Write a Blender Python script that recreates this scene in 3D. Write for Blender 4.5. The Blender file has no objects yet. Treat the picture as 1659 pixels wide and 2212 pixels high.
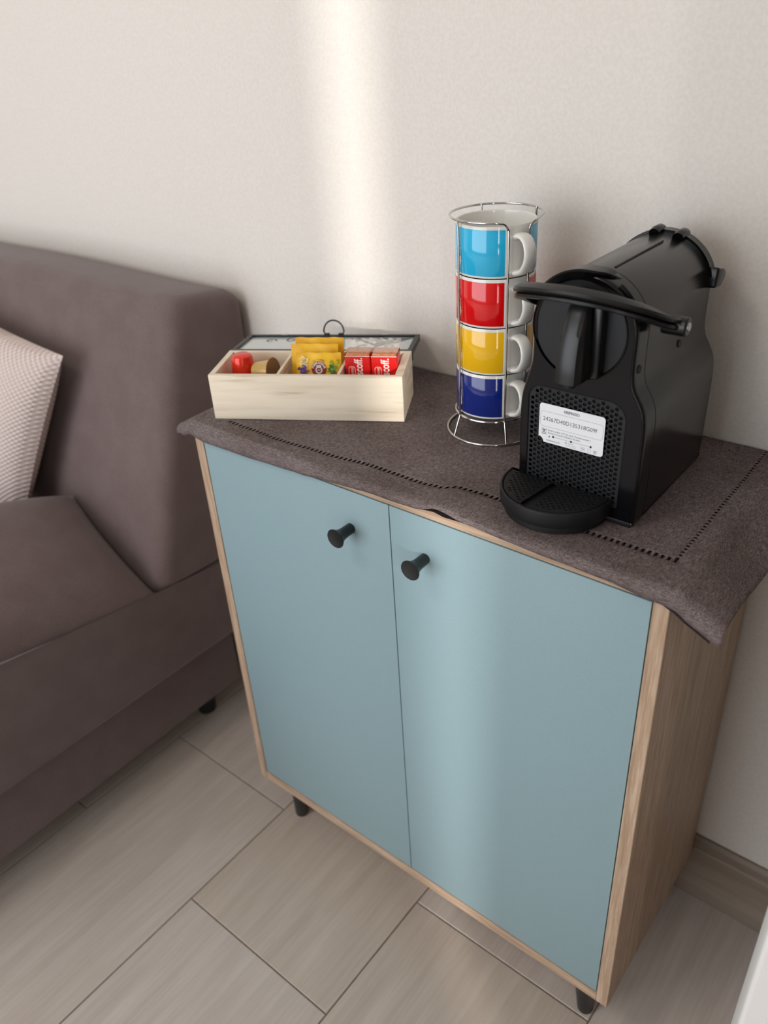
import bpy, bmesh, math, random
from mathutils import Vector, Matrix
random.seed(4)
PI = math.pi
S = bpy.context.scene
COL = S.collection
R = math.radians

# ---------------------------------------------------------------- camera
F_PX = 1762.34
CAM = Vector((0.7670318, -0.54030912, 1.03830229))
# columns: camera right, down, forward in world axes (world x, y, z rows solved from the vanishing points)
def _norm(v): return v / v.length
_ray = lambda u, v: Vector(((u - 829.5) / F_PX, (v - 1106.0) / F_PX, 1.0))
dX = _norm(-_ray(-1623, 188)); dZ = -_norm(_ray(1022, 3975)); dY = dZ.cross(dX)
Rw = Matrix((dX, dY, dZ))                   # camera vector -> world vector
right = Rw @ Vector((1, 0, 0)); down = Rw @ Vector((0, 1, 0)); fwd = Rw @ Vector((0, 0, 1))
cam_d = bpy.data.cameras.new('camera'); cam = bpy.data.objects.new('camera', cam_d); COL.objects.link(cam)
M = Matrix((right, -down, -fwd)).transposed().to_4x4(); M.translation = CAM
cam.matrix_world = M
cam_d.sensor_fit = 'VERTICAL'; cam_d.sensor_height = 36.0; cam_d.lens = 36.0 * F_PX / 2212.0
cam_d.clip_start = 0.02
cam_d.dof.use_dof = True; cam_d.dof.focus_distance = 0.80; cam_d.dof.aperture_fstop = 5.0
S.camera = cam

# ---------------------------------------------------------------- world, light, exposure
S.view_settings.view_transform = 'Standard'; S.view_settings.look = 'None'
S.view_settings.gamma = 1.0; S.view_settings.use_curve_mapping = False
S.view_settings.exposure = -0.06
W = bpy.data.worlds.new('daylight'); S.world = W; W.use_nodes = True
W.node_tree.nodes['Background'].inputs[0].default_value = (0.75, 0.86, 1.0, 1)
W.node_tree.nodes['Background'].inputs[1].default_value = 1.0

def area(name, loc, target, sx, sy, power, color):
    l = bpy.data.lights.new(name, 'AREA'); l.shape = 'RECTANGLE'; l.size = sx; l.size_y = sy
    l.energy = power; l.color = color
    o = bpy.data.objects.new(name, l); COL.objects.link(o); o.location = loc
    o.rotation_euler = (Vector(target) - Vector(loc)).to_track_quat('-Z', 'Y').to_euler(); return o
FLOOR = -0.095
CEIL = 2.25
RX0, RX1, RY0, RY1 = -2.6, 2.1, -2.6, 0.28
# daylight entering the big window in the front wall (behind the camera, left)
area('window_light', (-0.55, RY0 + 0.03, 1.10), (-0.55, 0, 1.10), 2.3, 2.0, 44, (0.94, 0.97, 1.0))
# added narrow light in front of a closed panel, for a streak on the mugs
SLOT_Y = -1.43
SLOT2_Y = -1.95
area('added_streak_light', (RX1 - 0.01, SLOT2_Y, 1.0), (0.3, 0.1, 1.0), 0.16, 2.0, 8.0, (1.0, 0.97, 0.92))
lamp_l = area('added_fill_light', (-0.1, -1.15, CEIL - 0.09), (-0.1, -1.15, 0), 0.42, 0.42, 7.0, (1.0, 0.93, 0.85)); lamp_l.data.shape = 'DISK'  # unseen fill light, added to brighten floor and upward faces
sun_d = bpy.data.lights.new('sun', 'SUN'); sun_d.energy = 2.4; sun_d.angle = R(1.1); sun_d.color = (1.0, 0.95, 0.88)
sun = bpy.data.objects.new('sun', sun_d); COL.objects.link(sun)
_sd = Vector((-0.79, 0.66, -0.20)); sun.rotation_euler = _sd.to_track_quat('-Z', 'Y').to_euler()

# ---------------------------------------------------------------- materials
def lin(c):
    c = c / 255.0
    return c / 12.92 if c <= 0.04045 else ((c + 0.055) / 1.055) ** 2.4
def rgb(r, g, b): return (lin(r), lin(g), lin(b), 1.0)
def mat(name, col, rough=0.5, metal=0.0, spec=0.5, coat=0.0, trans=0.0, alpha=1.0):
    m = bpy.data.materials.new(name); m.use_nodes = True
    p = m.node_tree.nodes['Principled BSDF']
    p.inputs['Base Color'].default_value = col; p.inputs['Roughness'].default_value = rough
    p.inputs['Metallic'].default_value = metal; p.inputs['Specular IOR Level'].default_value = spec
    p.inputs['Coat Weight'].default_value = coat; p.inputs['Coat Roughness'].default_value = 0.05
    p.inputs['Transmission Weight'].default_value = trans; p.inputs['Alpha'].default_value = alpha
    return m
def nodes(m): return m.node_tree.nodes, m.node_tree.links, m.node_tree.nodes['Principled BSDF']
def tex_noise(m, scale_vec, scale, detail, c0, c1, lo=0.35, hi=0.65, bump=0.0, dist=0.001, coord='Object', mix=None):
    n, l, p = nodes(m)
    tc = n.new('ShaderNodeTexCoord'); mp = n.new('ShaderNodeMapping'); mp.inputs['Scale'].default_value = scale_vec
    t = n.new('ShaderNodeTexNoise'); t.inputs['Scale'].default_value = scale; t.inputs['Detail'].default_value = detail
    r = n.new('ShaderNodeValToRGB'); r.color_ramp.elements[0].position = lo; r.color_ramp.elements[1].position = hi
    r.color_ramp.elements[0].color = c0; r.color_ramp.elements[1].color = c1
    l.new(tc.outputs[coord], mp.inputs[0]); l.new(mp.outputs[0], t.inputs['Vector']); l.new(t.outputs['Fac'], r.inputs[0])
    l.new(r.outputs[0], p.inputs['Base Color'])
    if bump:
        b = n.new('ShaderNodeBump'); b.inputs['Strength'].default_value = bump; b.inputs['Distance'].default_value = dist
        l.new(t.outputs['Fac'], b.inputs['Height']); l.new(b.outputs[0], p.inputs['Normal'])
    return t, r, mp
def second_noise(m, scale_vec, scale, c0, c1, fac=0.5, lo=0.4, hi=0.6, detail=3):
    """multiply a second noise pattern over the base colour"""
    n, l, p = nodes(m)
    src = p.inputs['Base Color'].links[0].from_socket
    tc = n.new('ShaderNodeTexCoord'); mp = n.new('ShaderNodeMapping'); mp.inputs['Scale'].default_value = scale_vec
    t = n.new('ShaderNodeTexNoise'); t.inputs['Scale'].default_value = scale; t.inputs['Detail'].default_value = detail
    r = n.new('ShaderNodeValToRGB'); r.color_ramp.elements[0].position = lo; r.color_ramp.elements[1].position = hi
    r.color_ramp.elements[0].color = c0; r.color_ramp.elements[1].color = c1
    mx = n.new('ShaderNodeMix'); mx.data_type = 'RGBA'; mx.blend_type = 'MULTIPLY'; mx.inputs[0].default_value = fac
    l.new(tc.outputs['Object'], mp.inputs[0]); l.new(mp.outputs[0], t.inputs['Vector']); l.new(t.outputs['Fac'], r.inputs[0])
    l.new(src, mx.inputs[6]); l.new(r.outputs[0], mx.inputs[7]); l.new(mx.outputs[2], p.inputs['Base Color'])

M_WALL = mat('wall_plaster', rgb(224, 218, 209), 0.9, spec=0.2)
tex_noise(M_WALL, (1, 1, 1), 260, 3, rgb(221, 215, 208), rgb(227, 221, 215), bump=0.06, dist=0.0006)
M_WALLR = mat('tan_wall_paint', rgb(118, 96, 78), 0.9, spec=0.2)  # dark tan chosen to dim and warm the bounce off this unseen wall
M_CEIL = mat('ceiling_paint', rgb(225, 220, 212), 0.9, spec=0.2)
M_GROUT = mat('grout', rgb(118, 106, 92), 0.9, spec=0.2)
tex_noise(M_GROUT, (1, 1, 1), 90, 2, rgb(128, 115, 101), rgb(146, 132, 117))
M_TILE = []
for k, (a, b) in enumerate((((190, 178, 169), (203, 192, 183)), ((187, 174, 162), (202, 189, 177)), ((191, 180, 172), (204, 194, 186)))):
    m = mat('wood_look_tile', rgb(*b), 0.42, spec=0.4)
    tex_noise(m, (9, 0.9, 1), 4.5, 6, rgb(*a), rgb(*b), 0.3, 0.7, bump=0.05, dist=0.0005)
    second_noise(m, (60, 3, 1), 3.0, rgb(234, 230, 227), rgb(255, 255, 255), 0.4)
    M_TILE.append(m)
M_BASEB = mat('skirting_tile', rgb(140, 126, 114), 0.45)
tex_noise(M_BASEB, (1, 9, 9), 4, 4, rgb(128, 114, 102), rgb(150, 137, 124))
def oak(name, axis):
    m = mat(name, rgb(198, 176, 154), 0.5, spec=0.35)
    sv = {'z': (30, 30, 1.6), 'x': (1.6, 30, 30), 'y': (30, 1.6, 30)}[axis]
    tex_noise(m, sv, 4, 5, rgb(170, 144, 121), rgb(197, 174, 152), 0.3, 0.7, bump=0.06, dist=0.0004)
    second_noise(m, tuple(s * 3 for s in sv), 5, rgb(222, 210, 198), (1, 1, 1, 1), 0.7)
    return m
M_OAKZ = oak('light_oak_vertical', 'z'); M_OAKX = oak('light_oak_horizontal', 'x')
M_DOOR = mat('pale_blue_lacquer', rgb(140, 165, 171), 0.42, spec=0.4)
tex_noise(M_DOOR, (1, 1, 1), 700, 2, rgb(134, 159, 166), rgb(138, 163, 170), bump=0.03, dist=0.0002)
M_BLACKM = mat('matt_black', rgb(22, 26, 28), 0.38)
M_BLACKG = mat('gloss_black_plastic', rgb(8, 8, 11), 0.14, spec=0.22)
M_BLACKS = mat('satin_black_plastic', rgb(17, 17, 19), 0.30, spec=0.45)
M_BLACKR = mat('rough_black_plastic', rgb(19, 20, 23), 0.5, spec=0.35)
M_HOLE = mat('dark_recess', rgb(7, 7, 8), 0.6)
M_SIDE = mat('side_shell_plastic', rgb(11, 10, 10), 0.2, spec=0.36)
M_CHROME = mat('chrome_wire', rgb(205, 203, 200), 0.12, metal=1.0)
M_SILVER = mat('silver_button', rgb(190, 190, 192), 0.3, metal=1.0)
M_CERAM = mat('white_glazed_ceramic', rgb(228, 226, 220), 0.12, coat=0.3)
def sofa_fab(name, a, b):
    m = mat(name, rgb(*b), 0.95, spec=0.15)
    t, r, mp = tex_noise(m, (1, 1, 1), 900, 3, rgb(*a), rgb(*b), 0.3, 0.7, bump=0.25, dist=0.0006)
    second_noise(m, (1, 1, 1), 22, rgb(236, 232, 230), (1, 1, 1, 1), 0.5)
    n, l, p = nodes(m); p.inputs['Sheen Weight'].default_value = 0.25; p.inputs['Sheen Roughness'].default_value = 0.5
    return m
M_SOFA = sofa_fab('taupe_sofa_fabric', (100, 85, 84), (121, 105, 104))
def cloth_mat(name, a, b):
    m = mat(name, rgb(*b), 0.92, spec=0.15)
    n, l, p = nodes(m)
    tex_noise(m, (1, 0.12, 1), 1500, 2, rgb(*a), rgb(*b), 0.32, 0.68)
    second_noise(m, (0.12, 1, 1), 1500, rgb(175, 168, 166), (1, 1, 1, 1), 0.85, 0.35, 0.65)
    second_noise(m, (1, 1, 1), 14, rgb(228, 222, 220), (1, 1, 1, 1), 0.7)
    tc = n.new('ShaderNodeTexCoord'); t = n.new('ShaderNodeTexNoise'); t.inputs['Scale'].default_value = 900
    b_ = n.new('ShaderNodeBump'); b_.inputs['Strength'].default_value = 0.3; b_.inputs['Distance'].default_value = 0.0006
    l.new(tc.outputs['Object'], t.inputs['Vector']); l.new(t.outputs['Fac'], b_.inputs['Height']); l.new(b_.outputs[0], p.inputs['Normal'])
    return m
M_CLOTH = cloth_mat('grey_brown_linen', (98, 89, 90), (150, 138, 136))
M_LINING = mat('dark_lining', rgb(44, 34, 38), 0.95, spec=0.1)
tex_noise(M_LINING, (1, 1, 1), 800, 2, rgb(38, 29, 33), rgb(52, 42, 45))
M_PALEW = mat('pale_paulownia_wood', rgb(226, 208, 178), 0.6, spec=0.3)
tex_noise(M_PALEW, (2.0, 10, 34), 3.2, 6, rgb(216, 200, 176), rgb(234, 221, 200), 0.25, 0.55, bump=0.05, dist=0.0003)
second_noise(M_PALEW, (3.5, 10, 60), 2.2, rgb(205, 196, 184), (1, 1, 1, 1), 0.7, 0.28, 0.40)
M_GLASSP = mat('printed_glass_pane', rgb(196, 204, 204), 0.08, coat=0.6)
M_SWIRL = mat('grey_swirl_print', rgb(92, 96, 98), 0.35)
M_YEL = mat('yellow_sachet_paper', rgb(240, 186, 12), 0.5)
tex_noise(M_YEL, (1, 1, 1), 60, 2, rgb(228, 170, 8), rgb(245, 196, 22), bump=0.25, dist=0.001)
M_RED = mat('red_wrapper', rgb(214, 22, 20), 0.32, coat=0.2)
M_BISC = mat('caramel_biscuit', rgb(196, 122, 78), 0.6)
tex_noise(M_BISC, (1, 1, 1), 300, 3, rgb(178, 104, 66), rgb(208, 138, 94))
M_WHITE = mat('white_print', rgb(238, 232, 226), 0.5)
M_FILM = mat('clear_crinkled_film', rgb(235, 228, 220), 0.15, trans=0.0, alpha=0.3)
M_MAROON = mat('maroon_print', rgb(128, 32, 34), 0.5)
M_PURPLE = mat('purple_flower_print', rgb(116, 84, 150), 0.6)
M_PURPLE2 = mat('dark_violet_print', rgb(84, 58, 104), 0.6)
M_GREEN = mat('green_leaf_print', rgb(92, 140, 52), 0.6)
M_LIME = mat('lime_leaf_print', rgb(168, 188, 40), 0.6)
M_DKGREEN = mat('dark_green_print', rgb(66, 94, 60), 0.6)
M_CREAM = mat('cream_flower_print', rgb(246, 234, 190), 0.6)
M_REDPOD = mat('red_foil', rgb(226, 46, 18), 0.25, metal=0.25, coat=0.3)
M_GOLDPOD = mat('beige_gold_foil', rgb(206, 172, 110), 0.3, metal=0.35)
M_FOIL = mat('bronze_foil', rgb(140, 105, 70), 0.35, metal=0.6)
M_LABEL = mat('white_paper_label', rgb(226, 228, 232), 0.45)
M_INK = mat('black_ink', rgb(28, 28, 32), 0.5)
M_INKG = mat('grey_ink', rgb(112, 114, 120), 0.5)
M_WPAINT = mat('white_door_paint', rgb(232, 230, 228), 0.4)
M_KNIT = mat('pale_pink_knit', rgb(222, 205, 200), 0.95, spec=0.1)
def knit():
    n, l, p = nodes(M_KNIT)
    tc = n.new('ShaderNodeTexCoord'); sx = n.new('ShaderNodeSeparateXYZ'); l.new(tc.outputs['UV'], sx.inputs[0])
    def wave(out, f):
        m1 = n.new('ShaderNodeMath'); m1.operation = 'MULTIPLY'; m1.inputs[1].default_value = f; l.new(out, m1.inputs[0])
        m2 = n.new('ShaderNodeMath'); m2.operation = 'SINE'; l.new(m1.outputs[0], m2.inputs[0]); return m2.outputs[0]
    a = wave(sx.outputs[0], 2 * PI * 40); b = wave(sx.outputs[1], 2 * PI * 34)
    ml = n.new('ShaderNodeMath'); ml.operation = 'MULTIPLY'; l.new(a, ml.inputs[0]); l.new(b, ml.inputs[1])
    r = n.new('ShaderNodeMapRange'); r.inputs['From Min'].default_value = -1; l.new(ml.outputs[0], r.inputs[0])
    c = n.new('ShaderNodeValToRGB'); c.color_ramp.elements[0].color = rgb(200, 182, 178); c.color_ramp.elements[1].color = rgb(232, 217, 211)
    l.new(r.outputs[0], c.inputs[0]); l.new(c.outputs[0], p.inputs['Base Color'])
    bp = n.new('ShaderNodeBump'); bp.inputs['Strength'].default_value = 0.7; bp.inputs['Distance'].default_value = 0.004
    l.new(r.outputs[0], bp.inputs['Height']); l.new(bp.outputs[0], p.inputs['Normal'])
knit()

# ---------------------------------------------------------------- helpers
def root(name, label, cat, loc=(0, 0, 0), rz=0.0, group=None):
    o = bpy.data.objects.new(name, None); COL.objects.link(o); o.empty_display_size = 0.02
    o.location = loc; o.rotation_euler = (0, 0, rz); o['label'] = label; o['category'] = cat
    if group: o['group'] = group
    return o
def rmat(o):
    m = Matrix.Identity(4)
    while o:
        m = Matrix.Translation(o.location) @ o.rotation_euler.to_matrix().to_4x4() @ m; o = o.parent
    return m
def _finish(name, me, m, parent, local, smooth, label):
    if parent is not None and not local: me.transform(rmat(parent).inverted())
    o = bpy.data.objects.new(name, me); COL.objects.link(o)
    if m is not None:
        me.materials.clear(); me.materials.append(m)
    if parent is not None: o.parent = parent
    for f in me.polygons: f.use_smooth = bool(smooth)
    if smooth:
        try: me.set_sharp_from_angle(angle=R(38))
        except Exception: pass
    if label: o['label'] = label
    return o
def put(name, bm, m, parent=None, local=False, smooth=True, label=None, recalc=True):
    if recalc: bmesh.ops.recalc_face_normals(bm, faces=bm.faces[:])
    me = bpy.data.meshes.new(name); bm.to_mesh(me); bm.free()
    return _finish(name, me, m, parent, local, smooth, label)
def tag(o, label, cat, group=None):
    o['label'] = label; o['category'] = cat
    if group: o['group'] = group
    return o
def struct(o): o['kind'] = 'structure'; return o
def B(): return bmesh.new()
def box(bm, x0, x1, y0, y1, z0, z1, bev=0.0, seg=2):
    r = bmesh.ops.create_cube(bm, size=1.0); vs = r['verts']
    for v in vs: v.co = Vector(((x0 + x1) / 2 + v.co.x * (x1 - x0), (y0 + y1) / 2 + v.co.y * (y1 - y0), (z0 + z1) / 2 + v.co.z * (z1 - z0)))
    if bev:
        es = {e for v in vs for e in v.link_edges}
        bmesh.ops.bevel(bm, geom=list(es), offset=bev, segments=seg, affect='EDGES', profile=0.5)
    return bm
def prism(bm, pts, axis, a, b, bev=0.0, seg=2):
    """polygon of 2-D points extruded along an axis from a to b"""
    def P(p, t):
        if axis == 'x': return Vector((t, p[0], p[1]))
        if axis == 'y': return Vector((p[0], t, p[1]))
        return Vector((p[0], p[1], t))
    A = [bm.verts.new(P(p, a)) for p in pts]; C = [bm.verts.new(P(p, b)) for p in pts]
    n = len(pts); bm.faces.new(A); bm.faces.new(C[::-1])
    for i in range(n): bm.faces.new((A[i], A[(i + 1) % n], C[(i + 1) % n], C[i]))
    if bev:
        es = {e for v in A + C for e in v.link_edges}
        bmesh.ops.bevel(bm, geom=list(es), offset=bev, segments=seg, affect='EDGES', profile=0.5)
    return bm
def loft(bm, rings, close=True, cap=True):
    V = [[bm.verts.new(p) for p in r] for r in rings]; n = len(V[0])
    for i in range(len(V) - 1):
        for j in range(n if close else n - 1):
            bm.faces.new((V[i][j], V[i][(j + 1) % n], V[i + 1][(j + 1) % n], V[i + 1][j]))
    if cap and close: bm.faces.new(V[0]); bm.faces.new(V[-1][::-1])
    return bm
def lathe(bm, prof, seg=32, M4=None, cap=False, a0=0, a1=2 * PI):
    """profile of (r, h) spun about local Z; M4 places it"""
    M4 = M4 or Matrix.Identity(4); full = abs(a1 - a0 - 2 * PI) < 1e-6
    k = seg if full else seg + 1
    rings = [[M4 @ Vector((r * math.cos(a0 + (a1 - a0) * j / seg), r * math.sin(a0 + (a1 - a0) * j / seg), h)) for j in range(k)] for r, h in prof]
    return loft(bm, rings, close=full, cap=cap and full)
def catmull(pts, n=8, closed=False):
    P = [Vector(p) for p in pts]; out = []; L = len(P)
    for i in range(L if closed else L - 1):
        if closed: a, b, c, d = P[(i - 1) % L], P[i], P[(i + 1) % L], P[(i + 2) % L]
        else: a, b, c, d = P[max(i - 1, 0)], P[i], P[i + 1], P[min(i + 2, L - 1)]
        for k in range(n):
            t = k / n
            out.append(0.5 * ((2 * b) + (-a + c) * t + (2 * a - 5 * b + 4 * c - d) * t * t + (-a + 3 * b - 3 * c + d) * t ** 3))
    if not closed: out.append(P[-1].copy())
    return out
def tube(bm, path, r, seg=10, closed=False, prof=None, up=None):
    """sweep a circle (or 2-D profile) along a path; with up given, the profile keeps that up direction"""
    P = [Vector(p) for p in path]; n = len(P); rings = []
    prevN = None
    for i, p in enumerate(P):
        if closed: t = P[(i + 1) % n] - P[i - 1]
        else: t = P[min(i + 1, n - 1)] - P[max(i - 1, 0)]
        t.normalize()
        if up is not None: N = Vector(up) - t * Vector(up).dot(t)
        elif prevN is None:
            N = Vector((0, 0, 1)) if abs(t.z) < 0.9 else Vector((1, 0, 0)); N = N - t * N.dot(t)
        else: N = prevN - t * prevN.dot(t)
        N.normalize(); prevN = N; Bn = t.cross(N)
        rr = r(i / (n - 1)) if callable(r) else r
        if prof: rings.append([p + Bn * (a * rr) + N * (b * rr) for a, b in prof])
        else: rings.append([p + (N * math.cos(2 * PI * k / seg) + Bn * math.sin(2 * PI * k / seg)) * rr for k in range(seg)])
    if closed: rings.append(rings[0]); 
    if closed:
        V = [[bm.verts.new(q) for q in rg] for rg in rings[:-1]]; m = len(V[0])
        for i in range(len(V)):
            A, C = V[i], V[(i + 1) % len(V)]
            for j in range(m): bm.faces.new((A[j], A[(j + 1) % m], C[(j + 1) % m], C[j]))
        return bm
    return loft(bm, rings, True, True)
def circle_pts(cx, cy, r, n=24, a0=0, a1=2 * PI, end=False):
    k = n + 1 if end else n
    return [(cx + r * math.cos(a0 + (a1 - a0) * i / n), cy + r * math.sin(a0 + (a1 - a0) * i / n)) for i in range(k)]
def rrect(x0, x1, y0, y1, r, n=6):
    rs = r if isinstance(r, (tuple, list)) else (r,) * 4   # bl, br, tr, tl
    out = []
    for (cx, cy, a, q) in ((x0, y0, PI, rs[0]), (x1, y0, 1.5 * PI, rs[1]), (x1, y1, 0, rs[2]), (x0, y1, 0.5 * PI, rs[3])):
        ox = cx + q if cx == x0 else cx - q; oy = cy + q if cy == y0 else cy - q
        out += circle_pts(ox, oy, q, n, a, a + PI / 2, True)
    return out
def plate(loops, thick, M4, bevel=0.0):
    """flat sheet with holes: a filled 2-D curve, extruded, turned into a mesh and placed by M4"""
    cu = bpy.data.curves.new('plate', 'CURVE'); cu.dimensions = '2D'; cu.fill_mode = 'BOTH'
    cu.extrude = thick / 2; cu.bevel_depth = bevel; cu.bevel_resolution = 1
    for lp in loops:
        s = cu.splines.new('POLY'); s.points.add(len(lp) - 1); s.use_cyclic_u = True
        for q, (a, b) in zip(s.points, lp): q.co = (a, b, 0, 1)
    o = bpy.data.objects.new('plate', cu); COL.objects.link(o)
    me = bpy.data.meshes.new_from_object(o.evaluated_get(bpy.context.evaluated_depsgraph_get()))
    bpy.data.objects.remove(o); bpy.data.curves.remove(cu)
    me.transform(M4); return me
def text_me(body, size, M4, bold=0.0, thick=0.00004, align='CENTER', width=None, shear=0.0):
    cu = bpy.data.curves.new('t', 'FONT'); cu.body = body; cu.size = size; cu.align_x = align; cu.align_y = 'CENTER'
    cu.offset = bold * size; cu.extrude = thick; cu.resolution_u = 3; cu.shear = shear
    o = bpy.data.objects.new('t', cu); COL.objects.link(o)
    me = bpy.data.meshes.new_from_object(o.evaluated_get(bpy.context.evaluated_depsgraph_get()))
    bpy.data.objects.remove(o); bpy.data.curves.remove(cu)
    if width and me.vertices:
        xs = [v.co.x for v in me.vertices]; s = width / (max(xs) - min(xs)); me.transform(Matrix.Diagonal((s, 1, 1, 1)))
    me.transform(M4); return me
def join(mes):
    bm = B()
    for me in mes: bm.from_mesh(me)
    return bm
def face_front(x, y, z, rz=0.0):
    """local x -> world x, local y -> world z, local z -> world -y"""
    return Matrix.Translation((x, y, z)) @ Matrix.Rotation(rz, 4, 'Z') @ Matrix.Rotation(PI / 2, 4, 'X')
def interp(tab, x):
    if x <= tab[0][0]: return tab[0][1]
    for (a, va), (b, vb) in zip(tab, tab[1:]):
        if x <= b:
            t = (x - a) / (b - a); t = t * t * (3 - 2 * t); return va + (vb - va) * t
    return tab[-1][1]

# ================================================================ ROOM
fl = struct(put('floor', box(B(), RX0 - .1, RX1 + .1, RY0 - .1, RY1 + .1, FLOOR - 0.06, FLOOR - 0.002), M_GROUT, smooth=False))
TW, TL_, GAP = 0.279, 0.558, 0.0022
tile_me = {}
def tile_mesh(x0, x1, y0, y1, m):
    key = (round(x1 - x0, 3), round(y1 - y0, 3), m.name)
    if key not in tile_me:
        bm = B(); box(bm, 0, x1 - x0, 0, y1 - y0, -0.004, 0, 0.0006, 1)
        me = bpy.data.meshes.new('tile'); bm.to_mesh(me); bm.free(); me.materials.append(m); tile_me[key] = me
    return tile_me[key]
ci = 0
x = 0.016 - TW * 9
cols = []
while x < RX1:
    off = {0: 0.020, 1: -0.181}[(round((x - 0.016) / TW)) % 2 if round((x - 0.016) / TW) >= 0 else (0 if round((x - 0.016) / TW) % 2 else 1)]
    i = round((x - 0.016) / TW); off = -0.181 if i % 2 == 0 else 0.020
    y = off - TL_ * 5
    j = 0
    while y < RY1:
        xa, xb, ya, yb = max(x, RX0), min(x + TW, RX1), max(y, RY0), min(y + TL_, RY1)
        if xb - xa > 0.02 and yb - ya > 0.02:
            o = bpy.data.objects.new('tile', tile_mesh(xa + GAP / 2, xb - GAP / 2, ya + GAP / 2, yb - GAP / 2, M_TILE[(i * 2 + j * 5) % 3]))
            COL.objects.link(o); o.parent = fl; o.location = (xa + GAP / 2, ya + GAP / 2, FLOOR)
        y += TL_; j += 1
    x += TW
T = 0.12
struct(put('wall_back', box(B(), RX0 - T, RX1 + T, RY1, RY1 + T, FLOOR, CEIL), M_WALL, smooth=False))
struct(put('wall_left', box(B(), RX0 - T, RX0, RY0, RY1, FLOOR, CEIL), M_WALL, smooth=False))
bm = B()
box(bm, RX1, RX1 + T, SLOT_Y + 0.025, RY1, FLOOR, CEIL); box(bm, RX1, RX1 + T, SLOT2_Y + 0.09, SLOT_Y - 0.142, FLOOR, CEIL); box(bm, RX1, RX1 + T, RY0, SLOT2_Y - 0.09, FLOOR, CEIL)
box(bm, RX1, RX1 + T, SLOT2_Y - 0.09, SLOT2_Y + 0.09, 2.0, CEIL); box(bm, RX1, RX1 + T, SLOT2_Y - 0.09, SLOT2_Y + 0.09, FLOOR, 0.0)
struct(put('wall_right', bm, M_WALLR, smooth=False))
block_panel = struct(put('added_sun_block_panel', box(B(), RX1 + 0.03, RX1 + 0.05, SLOT2_Y - 0.09, SLOT2_Y + 0.09, 0.0, 2.0), M_WPAINT, smooth=False))  # opaque panel added out of view behind the streak light, stops the sun
bm = B()
for a in ((SLOT2_Y - 0.11, SLOT2_Y - 0.09, -0.02, 2.02), (SLOT2_Y + 0.09, SLOT2_Y + 0.11, -0.02, 2.02), (SLOT2_Y - 0.09, SLOT2_Y + 0.09, 2.0, 2.02), (SLOT2_Y - 0.09, SLOT2_Y + 0.09, -0.02, 0.0)):
    box(bm, RX1 - 0.012, RX1 + 0.001, a[0], a[1], a[2], a[3], 0.002, 1)
put('block_panel_frame', bm, M_WPAINT, block_panel)
bm = B()
box(bm, RX0, -1.75, RY0 - T, RY0, FLOOR, CEIL); box(bm, 0.65, RX1, RY0 - T, RY0, FLOOR, CEIL)
box(bm, -1.75, 0.65, RY0 - T, RY0, FLOOR, 0.10); box(bm, -1.75, 0.65, RY0 - T, RY0, 2.10, CEIL)
struct(put('wall_front', bm, M_WALL, smooth=False))
bm = B()
for a in ((-1.75, -1.69, 0.10, 2.1), (0.59, 0.65, 0.10, 2.1), (-0.58, -0.52, 0.16, 2.04), (-1.69, 0.59, 0.10, 0.16), (-1.69, 0.59, 2.04, 2.1)):
    box(bm, a[0], a[1], RY0 - 0.08, RY0 - 0.03, a[2], a[3], 0.004, 1)
struct(put('window_1', bm, M_WPAINT))
struct(put('ceiling', box(B(), RX0 - T, RX1 + T, RY0 - T, RY1 + T, CEIL, CEIL + 0.1), M_CEIL, smooth=False))
prof = [(RY1, FLOOR), (RY1 - 0.010, FLOOR), (RY1 - 0.010, 0.004), (RY1 - 0.0085, 0.0075), (RY1 - 0.0065, 0.009), (RY1 - 0.0065, 0.012), (RY1 - 0.008, 0.014), (RY1 - 0.008, 0.022), (RY1 - 0.0035, 0.0265), (RY1, 0.0265)]
struct(put('baseboard_back', prism(B(), prof, 'x', RX0, RX1), M_BASEB, smooth=False))
lampo = root('added_fill_lamp', 'added round white fill lamp under the ceiling, out of view', 'lamp', (-0.1, -1.15, CEIL - 0.08))  # housing made up for the added fill light
bm = B(); lathe(bm, [(0.20, -0.005), (0.225, 0.0), (0.235, 0.02), (0.235, 0.08)], 40); put('fill_lamp_housing', bm, M_WPAINT, lampo, local=True)
# door leaf standing open at the right edge of the picture
dr = R(12)
D0 = Vector((0.742, -0.125, 0))
Md = Matrix.Translation(D0) @ Matrix.Rotation(dr, 4, 'Z')
bm = B(); box(bm, 0, 0.74, 0, 0.038, FLOOR + 0.012, 1.92, 0.004, 3)
for (za, zb) in ((0.05, 0.85), (0.98, 1.80)):
    box(bm, 0.11, 0.63, -0.004, 0.0, za, zb, 0.003, 2)
for v in bm.verts: v.co = Md @ v.co
dleaf = struct(put('door_1', bm, M_WPAINT))
bm = B(); tube(bm, [Md @ Vector(p) for p in ((0.68, -0.001, 0.9), (0.68, -0.045, 0.9), (0.66, -0.05, 0.9), (0.57, -0.05, 0.9))], 0.008, 10)
put('door_handle', bm, M_SILVER, dleaf)

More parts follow.
